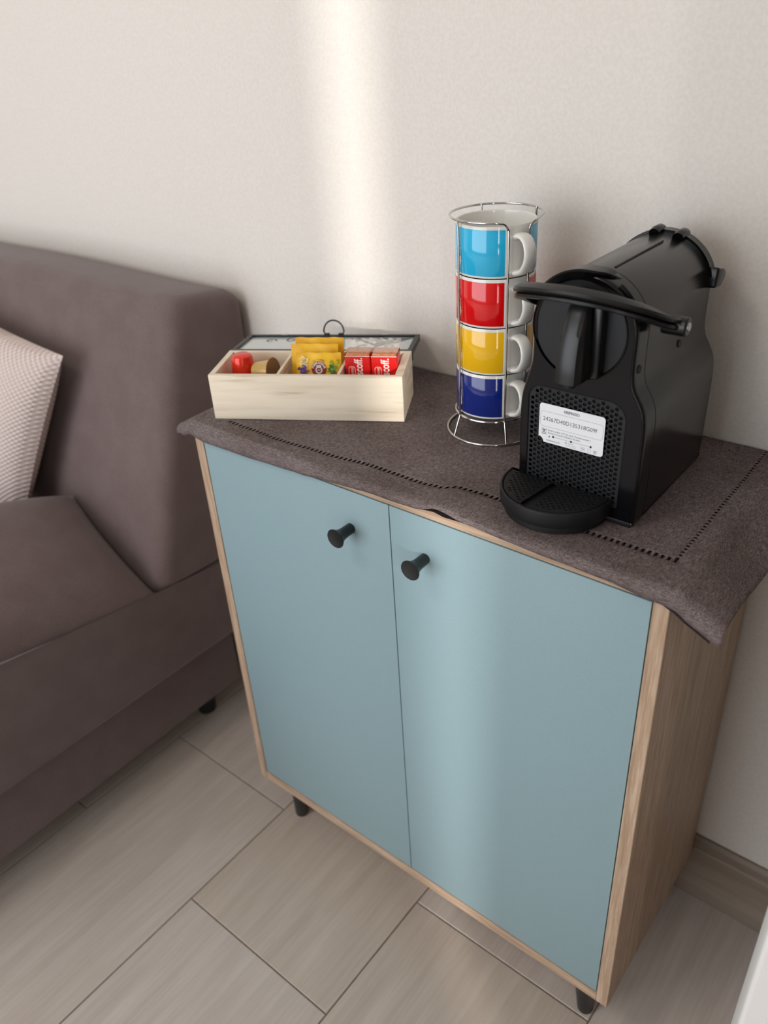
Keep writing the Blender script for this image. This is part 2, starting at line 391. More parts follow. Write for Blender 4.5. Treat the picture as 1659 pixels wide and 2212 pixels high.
# ================================================================ CABINET
CW, CD, CH, PT = 0.600, 0.268, 0.626, 0.0145
cab = root('cabinet', 'light oak two-door cabinet with pale blue doors and black legs', 'cabinet', (CW / 2, CD / 2, FLOOR))
for xs in ((0, PT), (CW - PT, CW)):
    put('side_panel', box(B(), xs[0], xs[1], 0, CD, 0, CH, 0.0007, 1), M_OAKZ, cab)
put('top_panel', box(B(), PT, CW - PT, 0, CD, CH - PT, CH, 0.0005, 1), M_OAKX, cab)
put('bottom_panel', box(B(), PT, CW - PT, 0, CD, 0, 0.016, 0.0005, 1), M_OAKX, cab)
put('back_panel', box(B(), PT, CW - PT, CD - 0.004, CD, 0.016, CH - PT), M_OAKX, cab)
def knob(x, z, door):
    M4 = Matrix.Translation((x, 0.0008, z)) @ Matrix.Rotation(PI / 2, 4, 'X')
    pr = [(0.0, 0.0), (0.0058, 0.0), (0.0061, 0.001), (0.0062, 0.012), (0.0068, 0.017), (0.0085, 0.0215), (0.0108, 0.0245), (0.0113, 0.0256), (0.0109, 0.0264), (0.0095, 0.0262), (0.0, 0.0250)]
    bm = B(); lathe(bm, [(max(r, 1e-5), h) for r, h in pr], 40, M4); bmesh.ops.remove_doubles(bm, verts=bm.verts[:], dist=2e-5)
    put('knob', bm, M_BLACKM, door)
d1 = put('door', box(B(), PT + 0.0012, 0.3040, 0.0008, 0.0168, 0.0175, 0.6095, 0.0006, 2), M_DOOR, cab)
d2 = put('door', box(B(), 0.3052, CW - PT - 0.0012, 0.0008, 0.0168, 0.0175, 0.6095, 0.0006, 2), M_DOOR, cab)
knob(0.2495, 0.5625, d1); knob(0.3495, 0.5615, d2)
for lx, ly in ((0.050, 0.034), (0.556, 0.034), (0.050, 0.232), (0.556, 0.232)):
    bm = B(); sx = -0.006 if lx < .3 else 0.006
    tube(bm, [(lx, ly, 0.0), (lx, ly, -0.004), (lx + sx * .02, ly, -0.006), (lx + sx, ly, FLOOR + 0.002), (lx + sx, ly, FLOOR)],
         lambda t: 0.0175 if t < 0.3 else (0.015 if t < 0.6 else (0.0105 if t < .9 else 0.0098)), 20)
    put('leg', bm, M_BLACKM, cab)

# ================================================================ CLOTH
ZC = 0.6296   # upper face of the cloth
hem_y = [(-0.03, .019), (0.084, .019), (0.134, .017), (0.2, .021), (0.262, .026), (0.324, .026), (0.348, .0285), (0.364, .0385), (0.40, .041), (0.52, .036), (0.64, .036)]
edge_z = [(-0.03, .619), (-0.008, .612), (0.03, .6075), (0.088, .6085), (0.15, .6105), (0.186, .6125), (0.221, .617), (0.254, .6195), (0.286, .6215), (0.316, .621), (0.345, .6225), (0.368, .6275), (0.382, .627), (0.399, .6245), (0.45, .622), (0.497, .6205), (0.541, .619), (0.582, .616), (0.64, .614)]
def cloth_pt(x, s):
    """x across, s = rows: s<0 beyond the front hem (s=-1 free edge), 0..1 stitched rows, >1 to the wall"""
    h = interp(hem_y, x); ez = interp(edge_z, x)
    drop = ZC - ez
    total = h + 0.002 + drop           # arc length from hem to edge
    if s <= 0:
        d = -s * total
        if d < h - 0.001: y = h - d; z = ZC
        else:
            e = d - (h - 0.001); E_ = total - (h - 0.001)
            t = e / E_
            y = 0.001 - 0.0062 * math.sin(min(1, t * 1.2) * PI / 2); z = ZC - drop * t ** 1.5
    elif s <= 1: y = h + 0.0062 * s; z = ZC
    else:
        y = h + 0.0062 + (RY1 - 0.0035 - h - 0.0062) * (s - 1); z = ZC
    # raised pucker at the front edge
    g = math.exp(-((x - 0.372) / 0.013) ** 2) * max(0, 1 - max(y, 0) / 0.05)
    z += 0.0042 * g; y -= 0.002 * g
    z += 0.0006 * math.sin(x * 41 + 1.2) * math.sin(y * 37 + x * 9) + 0.0005 * math.sin(x * 19 + y * 60)
    z = max(z, ZC - 0.0004) if y > 0.004 else z
    # side flaps
    X = x
    if x > 0.598:
        d = x - 0.598; wav = 0.004 * math.sin(y * 33 + 0.8)
        a = R(27) * min(1, d / 0.016)
        X = 0.598 + d * math.cos(a) * 1.0 + 0.002 * min(1, d / .016); z = z - d * math.sin(a) + wav * min(1, d / 0.03)
        if y < 0.02: z -= 0.0
    if x < 0.0:
        d = -x; a = R(24) * min(1, d / 0.012)
        X = -d * math.cos(a); z -= d * math.sin(a)
    return Vector((X, y, z))
PITCH = 0.0029
xs = []
xv = -0.030
NX = int(round((0.648 + 0.030) / PITCH))
xs = [-0.030 + i * PITCH for i in range(NX + 1)]
hx = min(range(len(xs)), key=lambda i: abs(xs[i] - 0.5835))      # first column of the side hem
rows = [-1 + i / 9 for i in range(9)] + [0, 1]
nback = 84
rows += [1 + (i + 1) / nback for i in range(nback)]
ir = 9                                                           # row index of hem band start
def cloth_mesh(thick_off, holes=True, x_lo=None):
    bm = B(); V = [[bm.verts.new(cloth_pt(xx, s) + Vector((0, 0, thick_off))) for xx in xs] for s in rows]
    for j in range(len(rows) - 1):
        for i in range(len(xs) - 1):
            if holes:
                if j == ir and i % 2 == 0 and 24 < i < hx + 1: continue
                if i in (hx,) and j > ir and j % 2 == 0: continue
            bm.faces.new((V[j][i], V[j][i + 1], V[j + 1][i + 1], V[j + 1][i]))
    return bm
bm = cloth_mesh(0.0)
cloth = put('table_runner', bm, M_CLOTH, None, recalc=False)
tag(cloth, 'grey brown linen cloth with drawn-thread hem covering the cabinet top', 'cloth')
so = cloth.modifiers.new('thickness', 'SOLIDIFY'); so.thickness = 0.0009; so.offset = -1
# dark under-layer seen through the stitch holes and under the lifted edge
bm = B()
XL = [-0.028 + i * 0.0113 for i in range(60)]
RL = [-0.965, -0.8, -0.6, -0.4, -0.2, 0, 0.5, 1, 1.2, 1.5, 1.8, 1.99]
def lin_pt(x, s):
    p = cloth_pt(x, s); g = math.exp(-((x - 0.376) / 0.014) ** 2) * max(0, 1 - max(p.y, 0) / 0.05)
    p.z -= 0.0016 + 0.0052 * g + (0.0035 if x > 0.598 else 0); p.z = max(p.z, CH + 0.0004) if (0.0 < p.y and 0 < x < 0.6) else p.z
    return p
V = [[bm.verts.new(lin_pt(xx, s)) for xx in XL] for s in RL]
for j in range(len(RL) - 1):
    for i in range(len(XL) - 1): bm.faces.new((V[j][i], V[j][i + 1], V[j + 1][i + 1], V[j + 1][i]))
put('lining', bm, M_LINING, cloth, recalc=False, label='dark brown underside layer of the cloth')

# ================================================================ TEA BOX
BL, BD, BH = 0.231, 0.082, 0.056
ZT = ZC + 0.0006
box_r = root('tea_box', 'open pale wood tea box with black-framed lid folded back', 'box', (0.0245, 0.0174, ZT), R(29.73))
q = dict(parent=box_r, local=True)
put('front_wall', box(B(), 0, BL, 0, 0.006, 0, BH, 0.0006, 2), M_PALEW, **q)
put('back_wall', box(B(), 0, BL, BD - 0.006, BD, 0, BH, 0.0006, 2), M_PALEW, **q)
put('side_wall', box(B(), 0, 0.007, 0.006, BD - 0.006, 0, BH, 0.0004, 1), M_PALEW, **q)
put('side_wall', box(B(), BL - 0.009, BL, 0.006, BD - 0.006, 0, BH, 0.0004, 1), M_PALEW, **q)
put('floor_panel', box(B(), 0.007, BL - 0.009, 0.006, BD - 0.006, 0.0005, 0.004), M_PALEW, **q)
for dx in (0.081, 0.1535):
    put('divider', box(B(), dx, dx + 0.0036, 0.006, BD - 0.006, 0.004, BH - 0.001, 0.0003, 1), M_PALEW, **q)
# lid, hinged at the back rim and lying open against the wall
lang = R(-5.5)
Ml = Matrix.Translation((0, BD + 0.0015, BH - 0.004)) @ Matrix.Rotation(lang, 4, 'X')
LD = 0.080; LF = 0.006
def lid_part(bm): 
    for v in bm.verts: v.co = Ml @ v.co
    return bm
bm = B()
for a in ((0, BL, LD - LF, LD), (0, BL, 0, LF), (0, LF, LF, LD - LF), (BL - LF, BL, LF, LD - LF)):
    box(bm, a[0], a[1], a[2], a[3], -0.004, 0.0035, 0.0005, 1)
lidf = put('lid_frame', lid_part(bm), M_BLACKM, **q)
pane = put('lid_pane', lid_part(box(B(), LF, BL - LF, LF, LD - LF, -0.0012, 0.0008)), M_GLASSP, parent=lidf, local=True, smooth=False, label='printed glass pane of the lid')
bm = B()
def spiral(cx, cy, r, turns, a0, dirn=1, n=26, w=0.0011):
    pts = []
    for i in range(n):
        t = i / (n - 1); a = a0 + dirn * turns * 2 * PI * t; rr = r * (1 - 0.85 * t)
        pts.append((cx + rr * math.cos(a), cy + rr * math.sin(a) * 1.1, 0.0013))
    tube(bm, pts, lambda t: w * (1 - 0.6 * t), 5, prof=[(-1, 0), (0, 0.3), (1, 0), (0, -0.3)], up=(0, 0, 1))
for (cx, cy, r_, tn, a0, dn) in ((0.186, 0.058, 0.009, 1.1, 2.6, -1), (0.204, 0.050, 0.010, 1.0, 1.2, 1), (0.170, 0.050, 0.010, 1.0, 0.4, 1), (0.152, 0.060, 0.008, 1.1, 3.0, -1),
                                 (0.200, 0.030, 0.009, 1.0, 5.0, -1), (0.165, 0.026, 0.009, 1.1, 1.0, 1), (0.128, 0.058, 0.009, 1.0, 3.4, 1), (0.092, 0.058, 0.007, 1.0, 0.8, -1),
                                 (0.064, 0.060, 0.008, 1.0, 2.0, 1), (0.036, 0.056, 0.008, 1.1, 0.0, 1), (0.214, 0.066, 0.006, 0.9, 3.4, 1)):
    spiral(cx, cy, r_, tn, a0, dn)
for pts in (((0.178, 0.006), (0.181, 0.025), (0.180, 0.042), (0.184, 0.070)), ((0.181, 0.030), (0.195, 0.044), (0.214, 0.058)), ((0.180, 0.035), (0.166, 0.050), (0.150, 0.066)), ((0.180, 0.04), (0.20, 0.060), (0.222, 0.070))):
    tube(bm, catmull([(a, b, 0.0013) for a, b in pts], 6), lambda t: 0.0028 * (1 - 0.7 * t), 4, prof=[(-1, 0), (0, 0.12), (1, 0), (0, -0.12)], up=(0, 0, 1))
o = put('swirl_print', lid_part(bm), M_SWIRL, parent=lidf, local=True, smooth=False, label='grey tree swirls printed on the pane')
bm = B(); cx = 0.117
path = [(cx - 0.0065, 0, 0.0005), (cx - 0.0125, 0, 0.0008)] + [(cx + 0.0135 * math.cos(a), 0, 0.004 + 0.0145 * math.sin(a)) for a in [PI - 0.25 + 0.25 - i * PI / 14 for i in range(15)]] + [(cx + 0.0125, 0, 0.0008), (cx + 0.0065, 0, 0.0005)]
tube(bm, path, 0.0011, 8)
for v in bm.verts: v.co = Ml @ (v.co + Vector((0, LD - 0.003, 0.0042)))
put('ring_pull', bm, M_BLACKM, parent=lidf, local=True, label='black wire half-ring')
bm = B()
for dx in (cx - 0.0095, cx + 0.0095): box(bm, dx - 0.0035, dx + 0.0035, LD - 0.0055, LD - 0.0005, 0.0035, 0.0056, 0.0004, 1)
put('ring_mount', lid_part(bm), M_BLACKM, parent=lidf, local=True)
for hx_ in (0.05, 0.186):
    bm = B(); box(bm, hx_ - 0.0045, hx_ + 0.0045, LD - 0.0050, LD - 0.0012, 0.0034, 0.0046, 0.0004, 1)
    put('clip', lid_part(bm), M_SILVER, parent=lidf, local=True, label='small grey metal clip')
bm = B(); box(bm, BL - 0.004, BL + 0.0006, 0.0, 0.006, -0.010, 0.002, 0.0005, 1)
put('hinge', lid_part(bm), M_BLACKM, parent=lidf, local=True)

MB_ = rmat(box_r)
def boxloc(x, y, z): return MB_ @ Vector((x, y, z))
BRZ = R(29.73)
# ---- coffee pods
def pod(label, x, y, z, m, mf, tilt, rz, s=1.0, upright=True):
    r_ = root('coffee_pod', label, 'capsule', boxloc(x, y, z), BRZ + rz, 'coffee pods in the tea box')
    Mt = Matrix.Rotation(tilt, 4, 'X')
    pr = [(0.0001, 0.0), (0.0085, 0.0), (0.0112, 0.0015), (0.0122, 0.004), (0.0142, 0.023), (0.0146, 0.0262)]
    bm = B(); lathe(bm, [(a * s, b * s) for a, b in pr], 36, Mt, cap=False); bmesh.ops.remove_doubles(bm, verts=bm.verts[:], dist=1e-5)
    put('cup', bm, m, r_, local=True)
    pr = [(0.0140, 0.0258), (0.0168, 0.0258), (0.0172, 0.0264), (0.0168, 0.0270), (0.0001, 0.0272)]
    bm = B(); lathe(bm, [(a * s, b * s) for a, b in pr], 36, Mt); put('foil_rim', bm, mf, r_, local=True)
    return r_
pod('bright red coffee pod standing at the left end of the tea box', 0.0275, 0.048, 0.0640, M_REDPOD, M_REDPOD, PI, 0.2, 1.04)
pod('beige gold coffee pod lying beside the red one', 0.0440, 0.040, 0.0445, M_GOLDPOD, M_FOIL, R(84), R(78), 0.98)
# two more pods fill the compartment underneath
pod('brown coffee pod hidden low under the red one', 0.0280, 0.046, 0.0055, M_FOIL, M_FOIL, 0, 0.1, 1.0)
pod('bronze coffee pod hidden low under the beige one', 0.0610, 0.050, 0.0052, M_FOIL, M_FOIL, 0, 0.1, 0.95)

# ---- tea sachets
def sachet(label, x0, x1, y, ztop, lean, art, rz=0):
    w = x1 - x0; h = ztop - 0.0065
    r_ = root('tea_sachet', label, 'tea bag', boxloc((x0 + x1) / 2, y, 0.0065), BRZ + rz, 'tea sachets in the middle compartment')
    Mt = Matrix.Rotation(-lean, 4, 'X')
    bm = B(); NXs, NZ = 22, 24; V = {}
    for side in (0, 1):
        for i in range(NXs + 1):
            for k in range(NZ + 1):
                u = i / NXs * 2 - 1; v = k / NZ * 2 - 1
                bx = max(0, 1 - (abs(u) / 0.90) ** 3) if abs(u) < 0.90 else 0; bz = max(0, 1 - (abs(v) / 0.88) ** 3) if abs(v) < 0.88 else 0
                t = 0.0022 * (bx * bz) ** 0.5 + 0.0002
                crn = 0.0006 * math.sin(u * 5 + v * 4 + x0 * 900) * (1 - bx * bz * 0.7)
                V[side, i, k] = bm.verts.new(Mt @ Vector((u * w / 2, (t if side else -t) + crn, (v + 1) / 2 * h + (0.0004 * math.sin(u * 9 + x0 * 500) if k == NZ else 0))))
    for side in (0, 1):
        for i in range(NXs):
            for k in range(NZ):
                f = [V[side, i, k], V[side, i + 1, k], V[side, i + 1, k + 1], V[side, i, k + 1]]
                bm.faces.new(f if side == 0 else f[::-1])
    for i in range(NXs):
        for k in (0, NZ): bm.faces.new((V[0, i, k], V[0, i + 1, k], V[1, i + 1, k], V[1, i, k]))
    for k in range(NZ):
        for i in (0, NXs): bm.faces.new((V[0, i, k], V[0, i, k + 1], V[1, i, k + 1], V[1, i, k]))
    put('pouch', bm, M_YEL, r_, local=True)
    if not art: return r_
    def A(px, pz, d=0.0027): return Mt @ face_front(px, -d, pz)
    def blob(pts, m, name, d, lab): 
        me = plate([pts], 0.00006, A(0, 0, d)); o_ = _finish(name, me, m, r_, True, False, lab)
    # white lower field
    pts = [(-0.0205, 0.006), (0.0205, 0.006), (0.0185, 0.024)] + [(0.0185 - 0.037 * i / 10, 0.024 + 0.010 * math.sin(PI * i / 10) ** 1.0) for i in range(1, 10)] + [(-0.0185, 0.024)]
    blob(pts, M_WHITE, 'white_field', 0.00285, 'white lower field of the print')
    zc = h - 0.0190
    blob(circle_pts(0.0005, zc, 0.0091, 36), M_MAROON, 'emblem', 0.0030, 'round maroon brand emblem')
    # letters round the emblem
    mes = []
    word = 'POMPADOUR'
    for i, ch in enumerate(word):
        a = R(166) - i * R(152) / (len(word) - 1)
        mes.append(text_me(ch, 0.0036, A(0.0005, zc, 0.0032) @ Matrix.Translation((0.0072 * math.cos(a), 0.0072 * math.sin(a), 0)) @ Matrix.Rotation(a - PI / 2, 4, 'Z'), 0.03))
    mes.append(plate([[(0.0005 + a, zc - 0.0012 + b) for a, b in circle_pts(0, 0, 0.0042, 24)], [(0.0005 + a, zc - 0.0012 + b) for a, b in circle_pts(0, 0, 0.0030, 20)]], 0.00005, A(0, 0, 0.0032)))
    mes.append(plate([rrect(-0.0024, 0.0034, zc + 0.0014, zc + 0.0046, 0.0012), rrect(-0.0012, 0.0022, zc + 0.0019, zc + 0.0034, 0.0007)], 0.00005, A(0, 0, 0.0032)))
    mes.append(text_me('1913', 0.0022, A(0.0005, zc - 0.0014, 0.0032), 0.02))
    put('emblem_lettering', join(mes), M_WHITE, r_, local=True, smooth=False, label='white lettering and crown round the emblem')
    mes = []
    for i, ch in enumerate('LE TISANE'):
        a = R(124) - i * R(68) / 8
        mes.append(text_me(ch, 0.0026, A(0.0005, zc, 0.00285) @ Matrix.Translation((0.0112 * math.cos(a), 0.0112 * math.sin(a), 0)) @ Matrix.Rotation(a - PI / 2, 4, 'Z'), 0.0))
    put('top_lettering', join(mes), M_MAROON, r_, local=True, smooth=False)
    rnd = random.Random(3)
    def cluster(m, name, lab, cx, cz, rx, rz_, n, s0, s1, d):
        mes = []
        for i in range(n):
            a = rnd.random() * 2 * PI; q_ = rnd.random() ** 0.6
            px, pz = cx + rx * q_ * math.cos(a), cz + rz_ * q_ * math.sin(a); s_ = s0 + (s1 - s0) * rnd.random(); ang = rnd.random() * PI
            mes.append(plate([[(px + s_ * math.cos(t) * math.cos(ang) - 0.55 * s_ * math.sin(t) * math.sin(ang), pz + s_ * math.cos(t) * math.sin(ang) + 0.55 * s_ * math.sin(t) * math.cos(ang)) for t in [j * PI / 4 for j in range(8)]]], 0.00004, A(0, 0, d)))
        put(name, join(mes), m, r_, local=True, smooth=False, label=lab)
    cluster(M_CREAM, 'cream_flowers', 'cream elderflower print', -0.0175, h - 0.0100, 0.0055, 0.0062, 26, 0.0008, 0.0019, 0.0028)
    cluster(M_PURPLE2, 'violet_leaves', 'dark violet leaf print', -0.0175, h - 0.0270, 0.0065, 0.0095, 16, 0.0015, 0.0032, 0.0029)
    cluster(M_PURPLE, 'purple_flowers', 'purple flower print', -0.0190, h - 0.0215, 0.0060, 0.0070, 24, 0.0010, 0.0024, 0.0030)
    cluster(M_LIME, 'lime_leaves', 'lime leaf print', 0.0200, h - 0.0130, 0.0060, 0.0065, 15, 0.0009, 0.0024, 0.0028)
    cluster(M_GREEN, 'green_leaves', 'green leaf print', 0.0165, h - 0.0195, 0.0055, 0.0060, 16, 0.0014, 0.0030, 0.0029)
    cluster(M_DKGREEN, 'dark_green_leaves', 'dark green leaf print', 0.0200, h - 0.0270, 0.0070, 0.0065, 14, 0.0012, 0.0028, 0.0030)
    return r_
sachet('yellow herbal tea sachet with maroon emblem, frontmost of the three', 0.0985, 0.1530, 0.0270, 0.0705, R(12), True)
sachet('plain-looking yellow tea sachet behind the emblem sachet, showing at its left', 0.0890, 0.1470, 0.0390, 0.0765, R(12), False, R(-1))
sachet('tallest yellow tea sachet, at the back against the lid', 0.0925, 0.1520, 0.0520, 0.0800, R(10), False, R(0.5))

# ---- biscuit packets
def biscuits(label, x0, x1, ztop, lean):
    w = x1 - x0; h = ztop - 0.0045; dpt = 0.026; cy = 0.030
    r_ = root('biscuit_packet', label, 'biscuits', boxloc((x0 + x1) / 2, cy, 0.0045), BRZ, 'biscuit packets in the right compartment')
    put('biscuit', box(B(), -w / 2 + 0.001, w / 2 - 0.001, 0.0012, dpt, 0.001, h, 0.0022, 3), M_BISC, r_, local=True, label='caramel brown biscuits')
    prf = rrect(-w / 2, w / 2, 0.0, dpt + 0.001, 0.0022, 4)
    bm = B(); Hh = h - 0.0016
    loft(bm, [[Vector((a, b, 0.0006)) for a, b in prf], [Vector((a, b, Hh)) for a, b in prf]], True, False)
    put('wrapper', bm, M_RED, r_, local=True)
    bm = B(); box(bm, -w / 2 + 0.0006, w / 2 - 0.0006, -0.00012, 0.0, Hh - 0.0012, Hh - 0.0004)
    put('trim_line', bm, M_WHITE, r_, local=True, smooth=False)
    me = text_me('Biscoff.', 0.0135, face_front(0.0016, -0.00012, Hh / 2 - 0.0005) @ Matrix.Rotation(PI / 2, 4, 'Z'), 0.016, 0.00005, width=0.0285)
    # keep the end of the word near the top edge
    zmax = max(v.co.z for v in me.vertices); me.transform(Matrix.Translation((0, 0, Hh - 0.0030 - zmax)))
    _finish('lettering', me, M_WHITE, r_, True, False, 'white upright lettering')
    lx = -w / 2 + 0.0082
    ov = [(lx + a, Hh - 0.0205 + b) for a, b in rrect(-0.0040, 0.0040, -0.0072, 0.0072, 0.0030)]
    iv = [(lx + a, Hh - 0.0205 + b) for a, b in rrect(-0.0035, 0.0035, -0.0067, 0.0067, 0.0026)]
    zc_ = Hh - 0.0205
    mes = [plate([ov, iv], 0.00005, face_front(0, -0.00012, 0)), text_me('Lotus', 0.0056, face_front(lx, -0.00012, zc_) @ Matrix.Rotation(PI / 2, 4, 'Z'), 0.0, shear=0.3, width=0.0115)]
    put('oval_logo', join(mes), M_WHITE, r_, local=True, smooth=False, label='white oval outline with script')
    # crinkled clear film folded over the top
    bm = B(); n1, n2 = 16, 8; V = []
    for k in range(n2 + 1):
        t = k / n2; row = []
        for i in range(n1 + 1):
            u = i / n1
            row.append(bm.verts.new(Vector((-w / 2 + w * (u * (1 + 0.06 * t) - 0.03 * t), dpt * 0.25 + t * dpt * 0.95 + 0.0010 * math.sin(u * 17 + t * 3 + x0 * 300), h + 0.0004 + 0.0075 * t ** 1.3 + 0.0013 * math.sin(u * 21 + x0 * 999) * t))))
        V.append(row)
    for k in range(n2):
        for i in range(n1): bm.faces.new((V[k][i], V[k][i + 1], V[k + 1][i + 1], V[k + 1][i]))
    put('film', bm, M_FILM, r_, local=True, label='clear crinkled film end')
biscuits('red biscuit packet with white upright lettering, left of the two, by the tea bags', 0.1590, 0.1893, 0.0710, 0)
biscuits('red biscuit packet with white upright lettering, right of the two, at the box end', 0.1900, 0.2212, 0.0705, 0)

# ================================================================ MUG RACK
RXc, RYc = 0.318, 0.177
rack = root('mug_rack', 'chrome wire rack holding four stacked mugs', 'rack', (RXc, RYc, ZT))
WR = 0.0012
def cyl_pt(a, r, z): return Vector((RXc + r * math.cos(R(a)), RYc + r * math.sin(R(a)), z))
ZR = 0.8625; RP = 0.0440; RR_ = 0.0462
bm = B(); tube(bm, [cyl_pt(a, 0.0515, ZT + 0.0016) for a in range(0, 360, 6)], 0.0015, 10, closed=True); put('base_ring', bm, M_CHROME, rack)
bm = B(); tube(bm, [cyl_pt(a, 0.0418, 0.6545) for a in range(0, 360, 6)], 0.0013, 8, closed=True); put('cup_ring', bm, M_CHROME, rack)
# open top ring: rises from the post at -12 deg, round the back, to the post at -42 deg
path = [cyl_pt(-12, RP, 0.70), cyl_pt(-12, RP, 0.78), cyl_pt(-12, RP, ZR - 0.016), cyl_pt(-12, RP, ZR - 0.009), cyl_pt(-8, RP + 0.0008, ZR - 0.004), cyl_pt(0, RR_, ZR - 0.0012)]
path += [cyl_pt(a, RR_, ZR) for a in range(10, 306, 8)]
path += [cyl_pt(307, RR_ - 0.0004, ZR - 0.0006), cyl_pt(313, RP + 0.0006, ZR - 0.0022), cyl_pt(317, RP, ZR - 0.0075), cyl_pt(318, RP, ZR - 0.014), cyl_pt(318, RP, 0.78), cyl_pt(318, RP, 0.70)]
bm = B(); tube(bm, catmull(path, 4), WR, 10); put('top_ring', bm, M_CHROME, rack)
for a, zt in ((-114, ZR), (-42, 0.705), (-12, 0.705), (58, ZR), (142, ZR)):
    pth = [cyl_pt(a, RP + (0.0012 if zt > .8 else 0), zt), cyl_pt(a, RP, zt - 0.02), cyl_pt(a, RP - 0.0003, 0.668), cyl_pt(a, RP - 0.0004, 0.6565), cyl_pt(a, 0.0462, 0.6480), cyl_pt(a, 0.0512, ZT + 0.0022)]
    bm = B(); tube(bm, catmull(pth, 6), WR, 10); put('post', bm, M_CHROME, rack)
# ---- mugs
MUGC = [('light blue', (38, 178, 222), (150, 205, 228)), ('red', (216, 6, 14), (236, 205, 205)), ('yellow', (238, 184, 20), (238, 222, 190)), ('dark blue', (14, 38, 120), (200, 206, 220))]
POS = ['topmost of the stack', 'second from the top', 'third from the top', 'bottom of the stack']
for k in range(4):
    z0 = 0.8082 - 0.0503 * k
    cname, c, c2 = MUGC[k]
    mg = root('mug', 'white mug with %s panel, %s in the wire rack' % (cname, POS[k]), 'mug', (RXc, RYc, z0), 0, 'mugs stacked in the wire rack')
    pr = [(0.0002, 0.0015), (0.028, 0.0015), (0.030, 0.0), (0.0385, 0.0), (0.0398, 0.0004), (0.0404, 0.0014), (0.0406, 0.0040), (0.0407, 0.044), (0.0405, 0.0484), (0.0399, 0.0496), (0.0390, 0.0490), (0.0385, 0.047), (0.0383, 0.012), (0.036, 0.0065), (0.030, 0.0052), (0.0002, 0.0050)]
    bm = B(); lathe(bm, pr, 72); bmesh.ops.remove_doubles(bm, verts=bm.verts[:], dist=1e-5); put('body', bm, M_CERAM, mg, local=True)
    m_ = mat(cname.replace(' ', '_') + '_glaze', rgb(*c), 0.1, coat=0.5)
    bm = B(); lathe(bm, [(0.04064, 0.0026), (0.04092, 0.0030), (0.04092, 0.0462), (0.04068, 0.0466)], 96, a0=R(-6), a1=R(314.5)); put('colour_panel', bm, m_, mg, local=True, label='glossy %s panel' % cname)
    # white marks near the left post
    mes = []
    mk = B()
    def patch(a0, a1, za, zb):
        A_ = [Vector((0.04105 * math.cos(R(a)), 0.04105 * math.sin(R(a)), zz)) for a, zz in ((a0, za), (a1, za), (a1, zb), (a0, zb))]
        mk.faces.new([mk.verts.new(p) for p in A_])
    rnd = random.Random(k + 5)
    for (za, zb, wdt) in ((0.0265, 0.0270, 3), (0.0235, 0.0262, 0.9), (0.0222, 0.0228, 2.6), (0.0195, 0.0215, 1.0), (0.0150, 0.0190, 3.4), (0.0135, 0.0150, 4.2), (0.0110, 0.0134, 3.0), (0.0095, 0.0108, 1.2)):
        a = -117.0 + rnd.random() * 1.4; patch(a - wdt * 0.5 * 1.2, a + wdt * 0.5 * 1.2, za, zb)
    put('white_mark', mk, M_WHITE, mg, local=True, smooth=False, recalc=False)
    # ear-shaped handle at -26 degrees
    ha = R(-25.5); er = Vector((math.cos(ha), math.sin(ha), 0)); et = Vector((-math.sin(ha), math.cos(ha), 0))
    pts = [(0.0385, 0.0385), (0.0440, 0.0405), (0.0515, 0.0400), (0.0575, 0.0350), (0.0600, 0.0270), (0.0585, 0.0185), (0.0530, 0.0100), (0.0460, 0.0060), (0.0390, 0.0052)]
    path = catmull([er * a + Vector((0, 0, b)) for a, b in pts], 6)
    bm = B(); rings = []
    n = len(path)
    for i, p in enumerate(path):
        t = (path[min(i + 1, n - 1)] - path[max(i - 1, 0)]).normalized(); N = et.cross(t).normalized()
        u = i / (n - 1); wd = 0.0066 + 0.0030 * abs(2 * u - 1) ** 3; th = 0.0026 + 0.0014 * abs(2 * u - 1) ** 4
        rings.append([p + et * (wd * (abs(math.cos(q_)) ** 0.8) * (1 if math.cos(q_) > 0 else -1)) + N * (th * math.sin(q_)) for q_ in [j * 2 * PI / 16 for j in range(16)]])
    loft(bm, rings); put('handle', bm, M_CERAM, mg, local=True)

# ================================================================ COFFEE MACHINE
YF, YB = 0.064, 0.226
ZM = ZT + 0.0002
mc = root('coffee_machine', 'glossy black capsule coffee machine with perforated front and white sticker', 'coffee maker', (0.476, 0.14, ZM))
def outline():
    pts = []
    right_ = [(0.5345, ZM + 0.001), (0.5358, ZM + 0.010), (0.5364, 0.665), (0.5366, 0.715), (0.5358, 0.732), (0.5335, 0.743), (0.5285, 0.7525), (0.5240, 0.760), (0.5218, 0.770), (0.5214, 0.785)]
    rr = [Vector((a, b, 0)) for a, b in right_]
    rr = catmull(rr, 3)
    pts += [(p.x, p.y) for p in rr]
    c = (0.4745, 0.8035); rad = 0.0472
    arc = circle_pts(c[0], c[1], rad, 40, R(2), R(178), True)
    pts += arc
    cxm = 0.4745
    pts += [(2 * cxm - a + (0.0045 if b < 0.745 else 0.0045 * max(0, (0.76 - b) / 0.015)), b) for a, b in reversed([(p.x, p.y) for p in rr])]
    return pts
OUT = outline()
def offset(pts, d):
    n = len(pts); out = []
    for i in range(n):
        a = Vector(pts[i - 1]); b = Vector(pts[(i + 1) % n]); t = (b - a).normalized(); nn = Vector((t.y, -t.x))
        out.append((pts[i][0] - nn.x * d, pts[i][1] - nn.y * d))
    return out
secs = [(YF + 0.0005, 0.0036), (YF, 0.0022), (YF + 0.0006, 0.0010), (YF + 0.0022, 0.0002), (YF + 0.005, 0.0), (YF + 0.0215, 0.0), (YF + 0.0222, 0.0009), (YF + 0.0229, 0.0), (YB - 0.006, 0.0), (YB - 0.002, 0.0012), (YB, 0.0045)]
bm = B(); rings = [[Vector((a, y, b)) for a, b in offset(OUT, d)] for y, d in secs]
